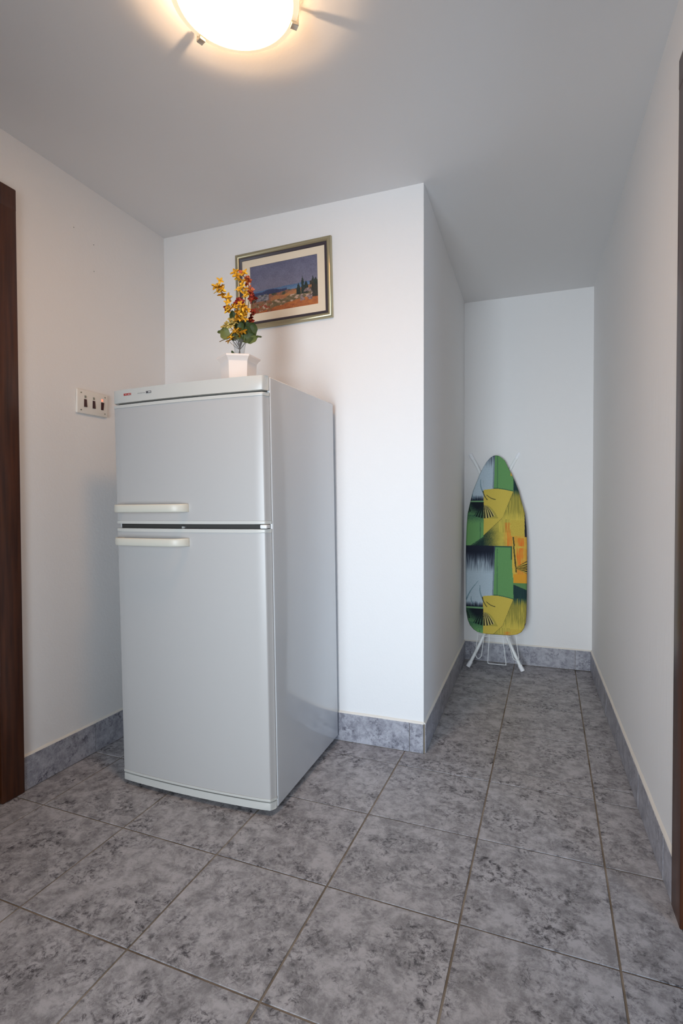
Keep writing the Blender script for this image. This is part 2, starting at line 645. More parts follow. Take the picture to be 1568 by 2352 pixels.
d1, bx1, w1 = door('door_1', xl((DL0 + DL1) / 2), DL0, DL1, 1, LA)
leaf = bx1('door_leaf', -.052, -.012, -w1 + .02, w1 - .02, .006, DZ - .02, M_door, .003)
for z0, z1 in ((.2, .85), (1.0, 1.85)):
    b = NB()
    box(b, -.0125, -.008, -w1 + .13, w1 - .13, z0, z1, .003, 2)
    obj('panel', b, M_door, leaf)
b = NB()
tube(b, [(-.012, -w1 + .08, 1.05), (.04, -w1 + .08, 1.05), (.05, -w1 + .09, 1.05), (.05, -w1 + .2, 1.05)], .009)
obj('handle', b, M_brass, leaf, smooth=50)
d2, bx2, w2 = door('door_2', xr((DR0 + DR1) / 2), DR0, DR1, -1, RA, .010)
b = NB()
box(b, .012, .06, w2 - .0195, w2 - .0175, .96, 1.14, .0006, 1)
obj('strike_plate', b, M_brass, d2)

# screw holes left in the plaster of the left wall
bmh = NB()
for y, z in ((-.0727, 2.083), (.0315, 2.062), (.0315, 1.975)):
    pass
bmh.free()
for px_y, px_z in ((-.068, 2.108), (.0285, 2.083), (.0285, 1.975)):
    b = NB()
    bmesh.ops.create_cone(b, cap_ends=True, segments=10, radius1=.0024, radius2=.0016, depth=.002)
    obj('screw_hole', b, M_greyprint, wall_left, (xl(px_y) + .0008, px_y, px_z), (0, R(90), 0))

# ------------------------------------------------------------------ refrigerator
fr = tag(empty('refrigerator', (-1.2975, 0.1488, -0.0103), rot=(R(.703), R(-.49), R(.816))), 'tall white two-door refrigerator standing in the corner with cream bar handles', 'refrigerator')
fr.scale = (1.0104,) * 3
HW = 0.3121                                   # half width
YF = -0.2555                                  # cabinet's front edge (local y)
YBK = 0.2935
FZ0, FZ1 = 0.03, 1.430
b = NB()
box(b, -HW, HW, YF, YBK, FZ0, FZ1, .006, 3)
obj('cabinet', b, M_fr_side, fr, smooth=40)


def front_poly(hw, y_side, y_corner, bow, cham, n=18):
    """plan outline of a bowed front: side edge -> rounded corner -> bowed face"""
    pts = []
    for i in range(n + 1):
        t = -1 + 2 * i / n
        x = t * (hw - cham)
        pts.append((x, y_corner - bow * (1 - t * t)))
    x0, y0 = pts[-1]
    xe, ye_ = hw, y_side
    right = [(x0 + (xe - x0) * k, y0 + (ye_ - y0) * f) for k, f in ((.14, .04), (.27, .14), (.40, .32), (.82, .86), (.93, .95), (1.0, 1.0))]
    left = [(-x, y) for x, y in right][::-1]
    return left + pts + right


def front_slab(name, z0, z1, m, hw=HW - .003, yside=YF - .004, ycor=YF - .027, bow=.012, cham=.013, back=YF + .001, parent=fr, bev=.0):
    b = NB()
    poly = front_poly(hw, yside, ycor, bow, cham)
    poly = poly + [(hw, back), (-hw, back)]
    prism(b, poly, z0, z1)
    if bev:
        es = [e for e in b.edges if abs(e.verts[0].co.z - e.verts[1].co.z) < 1e-6 and max(v.co.y for v in e.verts) < back - .002]
        bmesh.ops.bevel(b, geom=es, offset=bev, segments=2, profile=.5, affect='EDGES')
    return obj(name, b, m, parent, smooth=35)


# dark recesses between the fronts
front_slab('door_gasket', .052, 1.390, M_black, hw=HW - .010, yside=YF - .001, ycor=YF - .010, bow=.010)
top = front_slab('top_panel', 1.3845, 1.4305, M_fr_trim, bev=.002)
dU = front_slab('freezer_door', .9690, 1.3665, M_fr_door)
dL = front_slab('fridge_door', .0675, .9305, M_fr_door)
front_slab('end_cap', 1.3668, 1.3775, M_fr_trim, parent=dU, hw=HW - .0022, ycor=YF - .0282, bev=.0015)
front_slab('end_cap', .9585, .9687, M_fr_trim, parent=dU, hw=HW - .0022, ycor=YF - .0282, bev=.0015)
front_slab('end_cap', .9308, .9420, M_fr_trim, parent=dL, hw=HW - .0022, ycor=YF - .0282, bev=.0015)
front_slab('end_cap', .0592, .0672, M_fr_trim, parent=dL, hw=HW - .0022, ycor=YF - .0282, bev=.0015)
front_slab('kick_plate', .0300, .0545, M_fr_trim, bev=.002)
# hinge and catch between the two doors
b = NB(); box(b, HW - .030, HW - .006, YF - .030, YF, .9440, .9565, .003, 2)
obj('hinge', b, M_whitemetal, fr, smooth=40)
b = NB(); box(b, -.020, -.008, YF - .029, YF, .9430, .9500, .001, 1)
obj('catch', b, M_greyprint, fr)


def handle(door_ob, z0, z1):
    """U-shaped bar: both ends curve back to the door"""
    x0, x1 = -HW + .0185, .0190
    n = 28
    zc_, hh = (z0 + z1) / 2, (z1 - z0) / 2
    b = NB()
    yd = YF - .030
    rings = []
    for i in range(n + 1):
        t = i / n
        x = x0 + (x1 - x0) * t
        e = min(t, 1 - t) * (x1 - x0)
        k = min(1, e / .055)
        out = (1 - (1 - k) ** 2.2) * .030
        bow = .008 * (1 - ((x) / HW) ** 2)
        yc = yd - bow - .006 - out
        th = .0075
        prof = []
        for a in range(16):
            an = 2 * math.pi * a / 16
            cx, cz = math.cos(an), math.sin(an)
            sx = math.copysign(abs(cx) ** .6, cx)
            sz = math.copysign(abs(cz) ** .5, cz)
            prof.append(b.verts.new((x, yc + th * sx, zc_ + hh * sz)))
        rings.append(prof)
    for p, q in zip(rings, rings[1:]):
        for a in range(16):
            b.faces.new((p[a], p[(a + 1) % 16], q[(a + 1) % 16], q[a]))
    b.faces.new(rings[0]); b.faces.new(rings[-1][::-1])
    h = obj('handle', b, M_fr_handle, door_ob, smooth=50)
    # mounting feet
    for xa, xb in ((x0 + .001, x0 + .030), (x1 - .030, x1 - .002)):
        b = NB(); box(b, xa, xb, yd - .016, YF - .012, z0 + .002, z1 - .002, .003, 2)
        obj('handle_foot', b, M_fr_handle, door_ob, smooth=40)
    return h


handle(dU, .9990, 1.0265)
handle(dL, .8845, .9115)
# lettering on the top panel


def text_part(name, s, size, loc, m, parent, bold=.0):
    cu = bpy.data.curves.new(name, 'FONT')
    cu.body = s
    cu.size = size
    cu.extrude = .0003
    cu.offset = bold
    cu.align_x = 'CENTER'
    cu.align_y = 'CENTER'
    tmp = bpy.data.objects.new(name + '_tmp', cu)
    me = bpy.data.meshes.new_from_object(tmp)
    bpy.data.objects.remove(tmp)
    me.materials.append(m)
    me.name = name
    o = bpy.data.objects.new(name, me)
    o.location = loc
    o.rotation_euler = (R(90), 0, 0)
    o.parent = parent
    C.objects.link(o)
    return o


def fy(x):                                   # local y of the top panel's face
    t = x / (HW - .016)
    return YF - .027 - .012 * (1 - t * t)


x = -.2335
tx = text_part('brand_lettering', 'BOSCH', .0105, (x, fy(x) - .0004, 1.4118), M_red, top, .0004)
tx.rotation_euler = (R(90), 0, R(-4))
for i, wd in enumerate((.0040, .0034, .0046, .0034, .0040, .0046)):
    b = NB(); xx = -.1860 + i * .0056
    box(b, xx, xx + wd, fy(xx) - .0006, fy(xx) + .001, 1.4096 + .0001 * i, 1.4128)
    obj('model_lettering', b, M_greyprint, top)
b = NB(); box(b, -.1480, -.1260, fy(-.137) - .0010, fy(-.137) + .001, 1.4080, 1.4155, .0003, 1)
bd = obj('model_badge', b, M_darkprint, top)
for i in range(2):
    b = NB(); box(b, -.1375 + i * .0055, -.1340 + i * .0055, fy(-.137) - .0012, fy(-.137), 1.4100, 1.4135)
    obj('badge_mark', b, M_whitemetal, bd)
for sx in (-1, 1):
    for yy in (YF + .05, YBK - .05):
        b = NB()
        lathe(b, [(.016, .0123), (.018, .014), (.018, .019), (.011, .022), (.011, .034)], 20, 0, True, True)
        obj('foot', b, M_black, fr, (sx * (HW - .05), yy, 0.0), smooth=50)

# ------------------------------------------------------------------ picture on the wall behind the fridge
WANG = math.atan2(B[1] - A[1], B[0] - A[0])
ca, sa = math.cos(WANG), math.sin(WANG)
PU, PZ, PWd, PHt = 0.6405, 1.9820, 0.468, 0.3445
pl = Vector((A[0] + ca * PU, A[1] + sa * PU, PZ))
pic = tag(empty('framed_picture', pl, rot=(0, R(-1.2), WANG)), 'landscape print in a gold and black frame on the wall above the refrigerator', 'picture')
M_gold = mat('gold_frame', (0.46, 0.41, 0.27), 0.34, 0.8)
M_frameblack = mat('dark_frame_slip', (0.045, 0.035, 0.045), 0.45)
M_matb = mat('cream_mat_board', (0.74, 0.64, 0.50), 0.8)


def frame_ring(bm, w, h, prof):
    """mitred moulding; prof = (inward offset, depth off the wall)"""
    rings = []
    for o_, d in prof:
        rings.append([bm.verts.new((sx * (w / 2 - o_), -d, sz * (h / 2 - o_))) for sx, sz in ((-1, -1), (1, -1), (1, 1), (-1, 1))])
    for a, b_ in zip(rings, rings[1:]):
        for i in range(4):
            bm.faces.new((a[i], a[(i + 1) % 4], b_[(i + 1) % 4], b_[i]))


b = NB(); frame_ring(b, PWd, PHt, [(0, .0005), (0, .012), (.003, .018), (.009, .021), (.016, .018), (.021, .013), (.021, .004)])
obj('frame', b, M_gold, pic, smooth=50)
b = NB(); frame_ring(b, PWd - .041, PHt - .041, [(0, .004), (0, .0135), (.002, .015), (.011, .011), (.0125, .008), (.0125, .004)])
obj('frame_slip', b, M_frameblack, pic, smooth=50)
b = NB(); box(b, -PWd / 2 + .003, PWd / 2 - .003, -.005, -.0005, -PHt / 2 + .003, PHt / 2 - .003)
obj('backing', b, M_frameblack, pic)
PRW, PRH = 0.329, 0.2125
PCX, PCZ = .0025, .0015
b = NB(); frame_ring(b, PWd - .062, PHt - .062, [(-.002, .0055), (-.002, .0080), (0, .0080)])
b2 = NB()
w_, h_ = PWd - .062, PHt - .062
xs_ = [-w_ / 2, PCX - PRW / 2, PCX + PRW / 2, w_ / 2]
zs_ = [-h_ / 2, PCZ - PRH / 2, PCZ + PRH / 2, h_ / 2]
for i in range(3):
    for j in range(3):
        if i == 1 and j == 1:
            continue
        box(b2, xs_[i], xs_[i + 1], -.0080, -.0056, zs_[j], zs_[j + 1])
merge(b, b2)
obj('mat_board', b, M_matb, pic)


def printed(name, nx, nz, w, h, fn, m, parent, y=0.0, cx=0.0, cz=0.0):
    """flat sheet whose print is painted per cell: fn(u,v)->sRGB, u right, v up, 0..1"""
    verts, faces, cols = [], [], []
    for j in range(nz + 1):
        for i in range(nx + 1):
            verts.append((cx - w / 2 + w * i / nx, y, cz - h / 2 + h * j / nz))
            cols.append(srgb(*[max(0, min(255, c)) for c in fn(i / nx, j / nz)]))
    for j in range(nz):
        for i in range(nx):
            a = j * (nx + 1) + i
            faces.append((a, a + 1, a + nx + 2, a + nx + 1))
    me = bpy.data.meshes.new(name)
    me.from_pydata(verts, [], faces)
    at = me.color_attributes.new('print', 'FLOAT_COLOR', 'POINT')
    at.data.foreach_set('color', [c for q in cols for c in q])
    me.materials.append(m)
    o = bpy.data.objects.new(name, me)
    o.parent = parent
    C.objects.link(o)
    return o


def print_material(name, rough):
    m = bpy.data.materials.new(name)
    m.use_nodes = True
    n, l, p = nt(m)
    a = n.new('ShaderNodeAttribute')
    a.attribute_name = 'print'
    l.new(a.outputs['Color'], p.inputs['Base Color'])
    p.inputs['Roughness'].default_value = rough
    p.inputs['Specular IOR Level'].default_value = 0.3
    return m


def nz2(x, y, s=0.0, o=4):
    v = 0
    a = .5
    f = 1
    for _ in range(o):
        v += a * mnoise.noise(Vector((x * f, y * f, s + f * 3.1)))
        a *= .5
        f *= 2.03
    return v


def lerp(a, b_, t):
    t = max(0, min(1, t))
    return tuple(p + (q - p) * t for p, q in zip(a, b_))


def landscape(u, v):
    g = nz2(u * 9, v * 9, 1) * 14
    sky = lerp((116, 114, 132), (98, 99, 122), (v - .4) / .6)
    c = tuple(k + g for k in sky)
    sea_top = .46 + .04 * u
    isl = .43 + .035 * math.exp(-((u - .30) / .10) ** 2) + .02 * nz2(u * 14, 3, 5)
    if v < sea_top:
        c = lerp((78, 104, 140), (104, 132, 162), (sea_top - v) / .1 + nz2(u * 20, v * 40, 3) * .5)
    if v < isl and u < .55 and v > .36:
        c = (60 + g, 66 + g, 96 + g)
    hill = .33 + .10 * u + .05 * nz2(u * 5, 1.0, 7) + (.03 if u < .25 else 0)
    if v < hill:
        k = nz2(u * 13, v * 15, 11)
        c = lerp((150, 98, 76), (112, 92, 78), .5 + 1.3 * k)
        if u < .28 and v > .24:
            c = lerp((78, 82, 92), (150, 142, 146), .5 + 1.6 * nz2(u * 26, v * 26, 4))
        if k > .16:
            c = (70, 74, 58)
    field = .12 + .22 * u + .06 * nz2(u * 7, 2, 9)
    if v < field + .10 and u > .30:
        c = lerp((180, 126, 76), (158, 104, 78), .5 + 1.2 * nz2(u * 16, v * 22, 21))
    if v < field + .02:
        k = nz2(u * 17, v * 19, 31)
        c = lerp((146, 120, 92), (96, 88, 66), .5 + 1.8 * k)
        if k < -.12:
            c = (186, 158, 140)
    if v < .02 + .17 * u + .03 * nz2(u * 9, 4, 2) + (.02 if u > .5 else 0):
        c = lerp((180, 110, 60), (150, 86, 56), .5 + 1.5 * nz2(u * 14, v * 22, 41))
    if v < .20 and u < .32 and nz2(u * 15, v * 15, 61) > -.05:
        c = lerp((150, 60, 46), (120, 104, 70), .5 + 2.2 * nz2(u * 24, v * 24, 63))
    if u > .66:
        for cx, hh, ww in ((.72, .50, .030), (.78, .62, .020), (.83, .52, .034), (.93, .60, .022), (.97, .55, .05)):
            w_ = ww * max(0, (hh - v)) / .12
            if w_ > 0 and abs(u - cx) < min(ww, w_) + .008 * nz2(u * 30, v * 30, 71) and v > .26:
                c = (44 + g, 54 + g, 50 + g)
    if u > .88 and .16 < v < .5 and nz2(u * 12, v * 10, 81) > -.1:
        c = (58 + g, 56 + g, 50 + g)
    if .74 < u < .92 and .12 < v < .40 and nz2(u * 14, v * 14, 91) > .02:
        c = lerp((150, 132, 136), (110, 92, 84), .5 + 2 * nz2(u * 30, v * 30, 95))
    return tuple(k + nz2(u * 60, v * 60, 8, 2) * 26 for k in c)


M_landscape = print_material('landscape_print', .45)
printed('print', 150, 96, PRW, PRH, landscape, M_landscape, pic, -.0058, PCX, PCZ)

# ------------------------------------------------------------------ switch plate on the left wall
sy, sz = .0045, 1.4315
sp = tag(empty('switch_plate', (xl(sy), sy, sz), rot=(R(1.5), 0, R(90) - math.atan(LA))), 'white wall plate with three dark rocker switches beside the refrigerator', 'switch')
M_plate = mat('switch_plate_plastic', (0.76, 0.72, 0.66), 0.4)
M_rocker = mat('maroon_rocker', srgb(58, 14, 14), 0.35)
M_lens = mat('grey_lens', (0.26, 0.26, 0.21), 0.4)
M_lenson = mat('lit_lens', (0.85, 0.38, 0.28), 0.4, emit=(1.0, 0.30, 0.18, 1), estr=0.55)
# local: x along the wall (towards the corner), -y out of the wall
b = NB(); box(b, -.0765, .0765, -.011, 0, -.0475, .0475, .0035, 3)
obj('plate', b, M_plate, sp, smooth=40)
for i, dx in enumerate((-.0375, .0045, .0475)):
    b = NB(); box(b, dx - .0085, dx + .0085, -.0115, -.009, -.0225, .0135, .0008, 1)
    obj('rocker_bezel', b, M_plate, sp)
    b = NB()
    k = (-1, -1, 1)[i]
    poly = [(-.0105, -.020), (-.0145 if k < 0 else -.0115, -.020), (-.0115 if k < 0 else -.0150, .011), (-.0105, .011)]
    v0 = [b.verts.new((dx - .0068, y, z)) for y, z in poly]
    v1 = [b.verts.new((dx + .0068, y, z)) for y, z in poly]
    for a in range(4):
        b.faces.new((v0[a], v0[(a + 1) % 4], v1[(a + 1) % 4], v1[a]))
    b.faces.new(v0); b.faces.new(v1[::-1])
    obj('rocker', b, M_rocker, sp)
    b = NB(); box(b, dx - .0048, dx + .0048, -.0122, -.010, .0150, .0255, .0008, 1)
    o = obj('indicator_lens', b, M_lenson if i == 2 else M_lens, sp)
    if i == 2:
        o['label'] = 'lit orange-pink indicator lens'
for dx in (-.058, .062):
    for dz in (-.034, .034):
        b = NB(); lathe(b, [(.0033, 0), (.003, .0012)], 14, 0, True, True)
        obj('screw', b, M_lens, sp, (dx, -.0108, dz), (R(90), 0, 0))

# ------------------------------------------------------------------ ceiling lamp
LX, LY = -.8735, -.4945
LR = .1565
lamp = tag(empty('ceiling_lamp', (LX, LY, ZC)), 'round frosted glass ceiling lamp, lit, held by steel clips', 'lamp')
M_shade = mat('lit_frosted_glass', (0.85, 0.80, 0.70), 0.4)
n_, l_, p_ = nt(M_shade)
tc_ = n_.new('ShaderNodeTexCoord')
sp_ = n_.new('ShaderNodeSeparateXYZ')
l_.new(tc_.outputs['Object'], sp_.inputs[0])
rp_ = n_.new('ShaderNodeValToRGB')          # the glass glows strongest next to the bulb
mr_ = n_.new('ShaderNodeMapRange')
mr_.inputs['From Min'].default_value = -.088
mr_.inputs['From Max'].default_value = -.042
l_.new(sp_.outputs['Z'], mr_.inputs['Value'])
l_.new(mr_.outputs[0], rp_.inputs['Fac'])
e_ = rp_.color_ramp.elements
e_[0].position = 0.0; e_[0].color = (1.0, 0.54, 0.24, 1)
e_[1].position = 1.0; e_[1].color = (0.09, 0.055, 0.025, 1)
m1_ = e_.new(0.78); m1_.color = (0.36, 0.205, 0.085, 1)
l_.new(rp_.outputs['Color'], p_.inputs['Emission Color'])
p_.inputs['Emission Strength'].default_value = 47.0
M_rim = mat('glass_rim', (0.92, 0.86, 0.74), 0.35, emit=(1.0, 0.70, 0.40, 1), estr=0.6)
b = NB()
prof = []
SR, SD = LR - .014, .046                    # shallow dome of the glass
SS = (SR * SR + SD * SD) / (2 * SD)
for i in range(17):
    r_ = max(.0005, SR * i / 16)
    prof.append((r_, -.042 - (math.sqrt(SS * SS - r_ * r_) - (SS - SD))))
lathe(b, prof, 64)
obj('shade', b, M_shade, lamp, smooth=180)
b = NB()  # added unseen liner: keeps the dome's upward glow off the ceiling
lathe(b, [(r_ * .985, z_ + .0025) for r_, z_ in prof], 64)
obj('shade_glow_blocker', b, mat('glow_blocker_white', (0.80, 0.76, 0.68), 0.6), lamp, smooth=180)
b = NB()
lathe(b, [(LR - .0142, -.043), (LR - .006, -.0405), (LR, -.0395), (LR + .001, -.0370), (LR, -.0350), (LR - .014, -.0380), (LR - .0142, -.043)], 64)
obj('shade_rim', b, M_rim, lamp, smooth=50)
b = NB(); lathe(b, [(.0005, -.016), (.132, -.016), (.136, -.012), (.136, 0)], 48)
obj('base_plate', b, M_whitemetal, lamp, smooth=50)
for ang in (158.4, 45.4, -76.0):
    b = NB()
    box(b, LR - .013, LR + .0055, -.0085, .0085, -.0515, -.0420, .0014, 2)
    box(b, LR + .0015, LR + .0055, -.0085, .0085, -.0505, -.016, .0008, 1)
    box(b, .130, LR + .004, -.004, .004, -.0165, -.0145)
    obj('clip', b, M_steel, lamp, rot=(0, 0, R(ang)), smooth=40)
pl_ = bpy.data.lights.new('bulb_light', 'POINT')
pl_.energy = 4.2
pl_.color = (1.0, 0.66, 0.38)
pl_.shadow_soft_size = .009
plo = bpy.data.objects.new('bulb_light', pl_)
plo.location = (LX - .020, LY + .002, ZC - .0710)
C.objects.link(plo)

# ------------------------------------------------------------------ planter, vase and artificial flowers on the fridge
AZ = R(21.5148)
PB = Vector((-1.2104, .0398, 1.4353))
pot = tag(empty('planter_pot', PB, AZ + R(8)), 'white six-sided ceramic planter with a flared rim on top of the refrigerator', 'pot')
M_pot = mat('white_glazed_ceramic', (0.80, 0.75, 0.725), 0.3)
M_glass = mat('vase_glass', (0.95, 0.98, 1.0), 0.05, trans=0.90)
M_glass.node_tree.nodes['Principled BSDF'].inputs['IOR'].default_value = 1.14
b = NB()
prof = [(.0535, 0, 0), (.0610, .0, 0), (.0640, .075, 0), (.0655, .097, 0), (.0705, .105, 0), (.0790, .112, 0), (.0800, .1165, 0), (.0785, .1185, 0), (.0700, .114, 0), (.0625, .104, 0), (.0590, .06, 0), (.0570, .012, 0)]
rings = []
for r, z, _ in prof:
    rings.append([b.verts.new((r * math.cos(R(60 * k)), r * math.sin(R(60 * k)), z)) for k in range(6)])
for p, q in zip(rings, rings[1:]):
    for k in range(6):
        b.faces.new((p[k], p[(k + 1) % 6], q[(k + 1) % 6], q[k]))
b.faces.new(rings[0][::-1]); b.faces.new(rings[-1])
obj('pot_body', b, M_pot, pot, smooth=25)

vase = tag(empty('glass_vase', PB + Vector((0, 0, .013)), AZ), 'small clear tapered glass vase standing in the white planter', 'vase')
b = NB()
vx = .0035
lathe(b, [(.0005, 0), (.0150, 0), (.0150, .05), (.0155, .110), (.0190, .140), (.0245, .168), (.0248, .1690), (.0238, .1690), (.0180, .140), (.0140, .110), (.0130, .05), (.012, .008), (.0005, .008)], 32)
obj('vase_body', b, M_glass, vase, (vx, 0, 0), smooth=60)

M_yel = mat('yellow_petals', srgb(222, 168, 34), 0.6)
color_noise(M_yel, srgb(226, 170, 30), srgb(248, 212, 74), 60, .3, .7, 3)
M_paley = mat('pale_yellow_petals', srgb(244, 230, 150), 0.6)
M_redp = mat('red_petals', srgb(160, 42, 36), 0.6)
color_noise(M_redp, srgb(132, 26, 26), srgb(190, 72, 58), 60, .3, .7, 3)
M_pink = mat('salmon_petals', srgb(226, 132, 96), 0.6)
M_leaf = mat('dark_green_leaf', srgb(72, 94, 52), 0.5)
color_noise(M_leaf, srgb(58, 80, 42), srgb(104, 124, 72), 30, .3, .7, 3)
M_leafl = mat('light_green_leaf', srgb(134, 148, 92), 0.5)
M_stem = mat('brown_stem', srgb(128, 104, 64), 0.7)
for m_ in (M_yel, M_paley, M_redp, M_pink, M_leaf, M_leafl):
    m_.node_tree.nodes['Principled BSDF'].inputs['Subsurface Weight'].default_value = 0.0
M_heart = mat('flower_heart', srgb(186, 138, 48), 0.7)

rf = random.Random(3)
_fl_cache = {}


def flower_mesh(kind, m):
    key = (kind, m.name)
    if key in _fl_cache:
        return _fl_cache[key]
    out = []
    for var in range(3):
        b = NB()
        npet = {'star': 4, 'bell': 4, 'ruff': 5}[kind]
        for k in range(npet):
            a = 2 * math.pi * k / npet + rf.uniform(-.2, .2)
            L = (.0165 if kind == 'star' else .0135) * rf.uniform(.85, 1.15)
            wd = (.0047 if kind == 'star' else .0056) * rf.uniform(.85, 1.15)
            up = {'star': .35, 'bell': 1.0, 'ruff': .6}[kind] + rf.uniform(-.2, .2)
            grid = []
            for i in range(5):
                t = i / 4
                w = wd * math.sin(math.pi * (.12 + .82 * t)) ** .8
                rr = L * t * math.cos(up * (1 - .4 * t))
                zz = L * t * math.sin(up * (1 - .4 * t)) - .003 * t * t
                row = []
                for s in (-1, 0, 1):
                    x, y = rr, s * w
                    z = zz + .0016 * abs(s)
                    row.append(b.verts.new((x * math.cos(a) - y * math.sin(a), x * math.sin(a) + y * math.cos(a), z)))
                grid.append(row)
            for i in range(4):
                for s in range(2):
                    b.faces.new((grid[i][s], grid[i][s + 1], grid[i + 1][s + 1], grid[i + 1][s]))
        bmesh.ops.solidify(b, geom=b.faces[:], thickness=.0005)
        me = bpy.data.meshes.new('flower')
        b.to_mesh(me)
        # heart
        h = bmesh.new()
        h.from_mesh(me)
        nf = len(h.faces)
        bmesh.ops.create_icosphere(h, subdivisions=1, radius=.0017, matrix=Matrix.Translation((0, 0, .002)))
        h.faces.ensure_lookup_table()
        for f in h.faces[nf:]:
            f.material_index = 1
        h.to_mesh(me)
        h.free(); b.free()
        me.materials.append(m)
        me.materials.append(M_heart)
        for p in me.polygons:
            p.use_smooth = True
        out.append(me)
    _fl_cache[key] = out
    return out


def add_flower(parent, u, d, z, kind, m, size=1.0, tilt=None):
    me = rf.choice(flower_mesh(kind, m))
    o = bpy.data.objects.new('flower', me)
    o.parent = parent
    o.location = (u, d, z)
    if tilt is None:
        tilt = rf.uniform(-1.1, 1.1)
    # facing mostly towards the room (-y local), turned at random
    o.rotation_euler = (R(62) + rf.uniform(-.5, .5), tilt, rf.uniform(-.5, .5))
    o.scale = (size,) * 3
    C.objects.link(o)
    return o


def add_leaf(parent, u, d, z, L, W, rot, m, curl=.25):
    b = NB()
    n = 7
    rows = []
    for i in range(n + 1):
        t = i / n
        w = W / 2 * math.sin(math.pi * min(1, .06 + .94 * t)) ** .75 * (1 + .15 * math.sin(t * 9))
        row = []
        for s in (-1, -.5, 0, .5, 1):
            row.append(b.verts.new((s * w, -curl * L * (t - .5) ** 2 - .12 * W * abs(s), L * (t - .5))))
        rows.append(row)
    for p, q in zip(rows, rows[1:]):
        for k in range(4):
            b.faces.new((p[k], p[k + 1], q[k + 1], q[k]))
    bmesh.ops.solidify(b, geom=b.faces[:], thickness=.0007)
    return obj('leaf', b, m, parent, (u, d, z), rot, smooth=70)


def spray(name, label, stem_pts, flowers, kind, m, sizes=(.8, 1.15), stem_r=.0016, group='artificial flower sprays in the vase', cat='flower'):
    e = tag(empty(name, PB + Vector((0, 0, .03)), AZ), label, cat, group)
    b = NB()
    tube(b, spline([(x, y, z - .03) for x, y, z in stem_pts], 6), stem_r, 6)
    for (u, d, z) in flowers:                # little stalks to the main stem
        best = min(stem_pts, key=lambda s: (s[0] - u) ** 2 + (s[2] - z + .012) ** 2)
        if abs(best[0] - u) + abs(best[2] - z) > .006:
            tube(b, [(best[0], best[1], best[2] - .03), ((best[0] + u) / 2, (best[1] + d) / 2, (best[2] + z) / 2 - .033), (u, d + .002, z - .031)], .0008, 5)
    obj('stem', b, M_stem, e, smooth=60)
    for (u, d, z) in flowers:
        add_flower(e, u, d, z - .03, kind, m, rf.uniform(*sizes))
    return e


V0 = (.0035, 0, .118)                        # stems meet inside the vase
V1 = (.0040, 0, .150)
spray('flower_spray', 'yellow blossom spray leaning left from the glass vase', [V0, V1, (-.010, .0, .215), (-.0306, .0, .2904), (-.0471, 0, .3406), (-.0619, 0, .3629), (-.0715, 0, .4050)],
      [(-.0655, -.004, .3990), (-.0800, -.006, .3770), (-.0700, -.010, .3700), (-.0740, .006, .3640), (-.0560, -.006, .3650), (-.0605, .004, .3810), (-.0574, -.004, .3462), (-.0359, -.006, .3370), (-.0389, -.010, .3190), (-.0350, .004, .3280), (-.0363, -.006, .3040), (-.0375, -.004, .2900)], 'star', M_yel)
spray('flower_spray', 'tall upright yellow blossom spray in front of the picture frame', [V0, V1, (.0178, .004, .2623), (.0250, .004, .3366), (.0160, .004, .383), (-.0010, .004, .430)],
      [(-.0110, -.004, .4290), (-.0050, -.008, .4180), (-.0030, 0, .4080), (.0246, -.002, .4290), (.0190, -.006, .3960), (.0170, -.008, .3820), (.0010, -.004, .3690), (.0120, -.008, .3660), (.0280, -.006, .3670), (.0300, -.008, .3430), (.0260, -.004, .3520)], 'star', M_yel)
spray('flower_spray', 'short dense yellow blossom spray in the middle of the bouquet', [V0, V1, (.0110, -.008, .2200), (.0120, -.012, .2700), (.0090, -.014, .3060)],
      [(-.0137, -.016, .3015), (-.0060, -.018, .2980), (.0088, -.018, .3100), (.0150, -.022, .3000), (.0220, -.020, .2960), (.0340, -.014, .2902), (.0001, -.020, .2810), (.0060, -.022, .2720), (.0179, -.020, .2680), (.0260, -.016, .2750), (.0045, -.022, .2560), (.0120, -.024, .2500), (.0271, -.018, .2540), (.0200, -.014, .2850)], 'star', M_yel, (.9, 1.2))
spray('flower_spray', 'salmon pink blossom spray behind the tall yellow one', [V0, V1, (.0260, .016, .2700), (.0380, .016, .3500), (.0330, .016, .4000), (.0130, .016, .4300)],
      [(.0105, .010, .4310), (.0200, .012, .4330), (.0320, .010, .4150), (.0380, .010, .4020), (.0337, .008, .3920), (.0270, .010, .4040), (.0430, .010, .3800), (.0480, .010, .3700), (.0400, .012, .3640)], 'ruff', M_pink)
spray('flower_spray', 'dark red blossom spray beside the landscape print', [V0, V1, (.0350, .010, .2500), (.0480, .012, .2900), (.0500, .012, .3300), (.0470, .012, .3560)],
      [(.0470, .006, .3540), (.0560, .006, .3420), (.0600, .004, .3330), (.0530, .002, .3260), (.0470, .006, .3360), (.0640, .008, .3270), (.0520, .004, .2900), (.0590, .004, .2840), (.0500, .006, .2760), (.0460, .004, .2620), (.0490, .006, .2540)], 'ruff', M_redp)
spray('flower_spray', 'small red blossom sprig behind the yellow flowers', [V0, V1, (-.0080, .014, .2400), (-.0160, .016, .2950), (.0000, .016, .3320)],
      [(.0040, .010, .3350), (-.0030, .008, .3290), (.0080, .010, .3260), (-.0110, .008, .3170), (-.0180, .010, .3140), (-.0420, .006, .3040), (-.0410, .004, .2940)], 'ruff', M_redp)
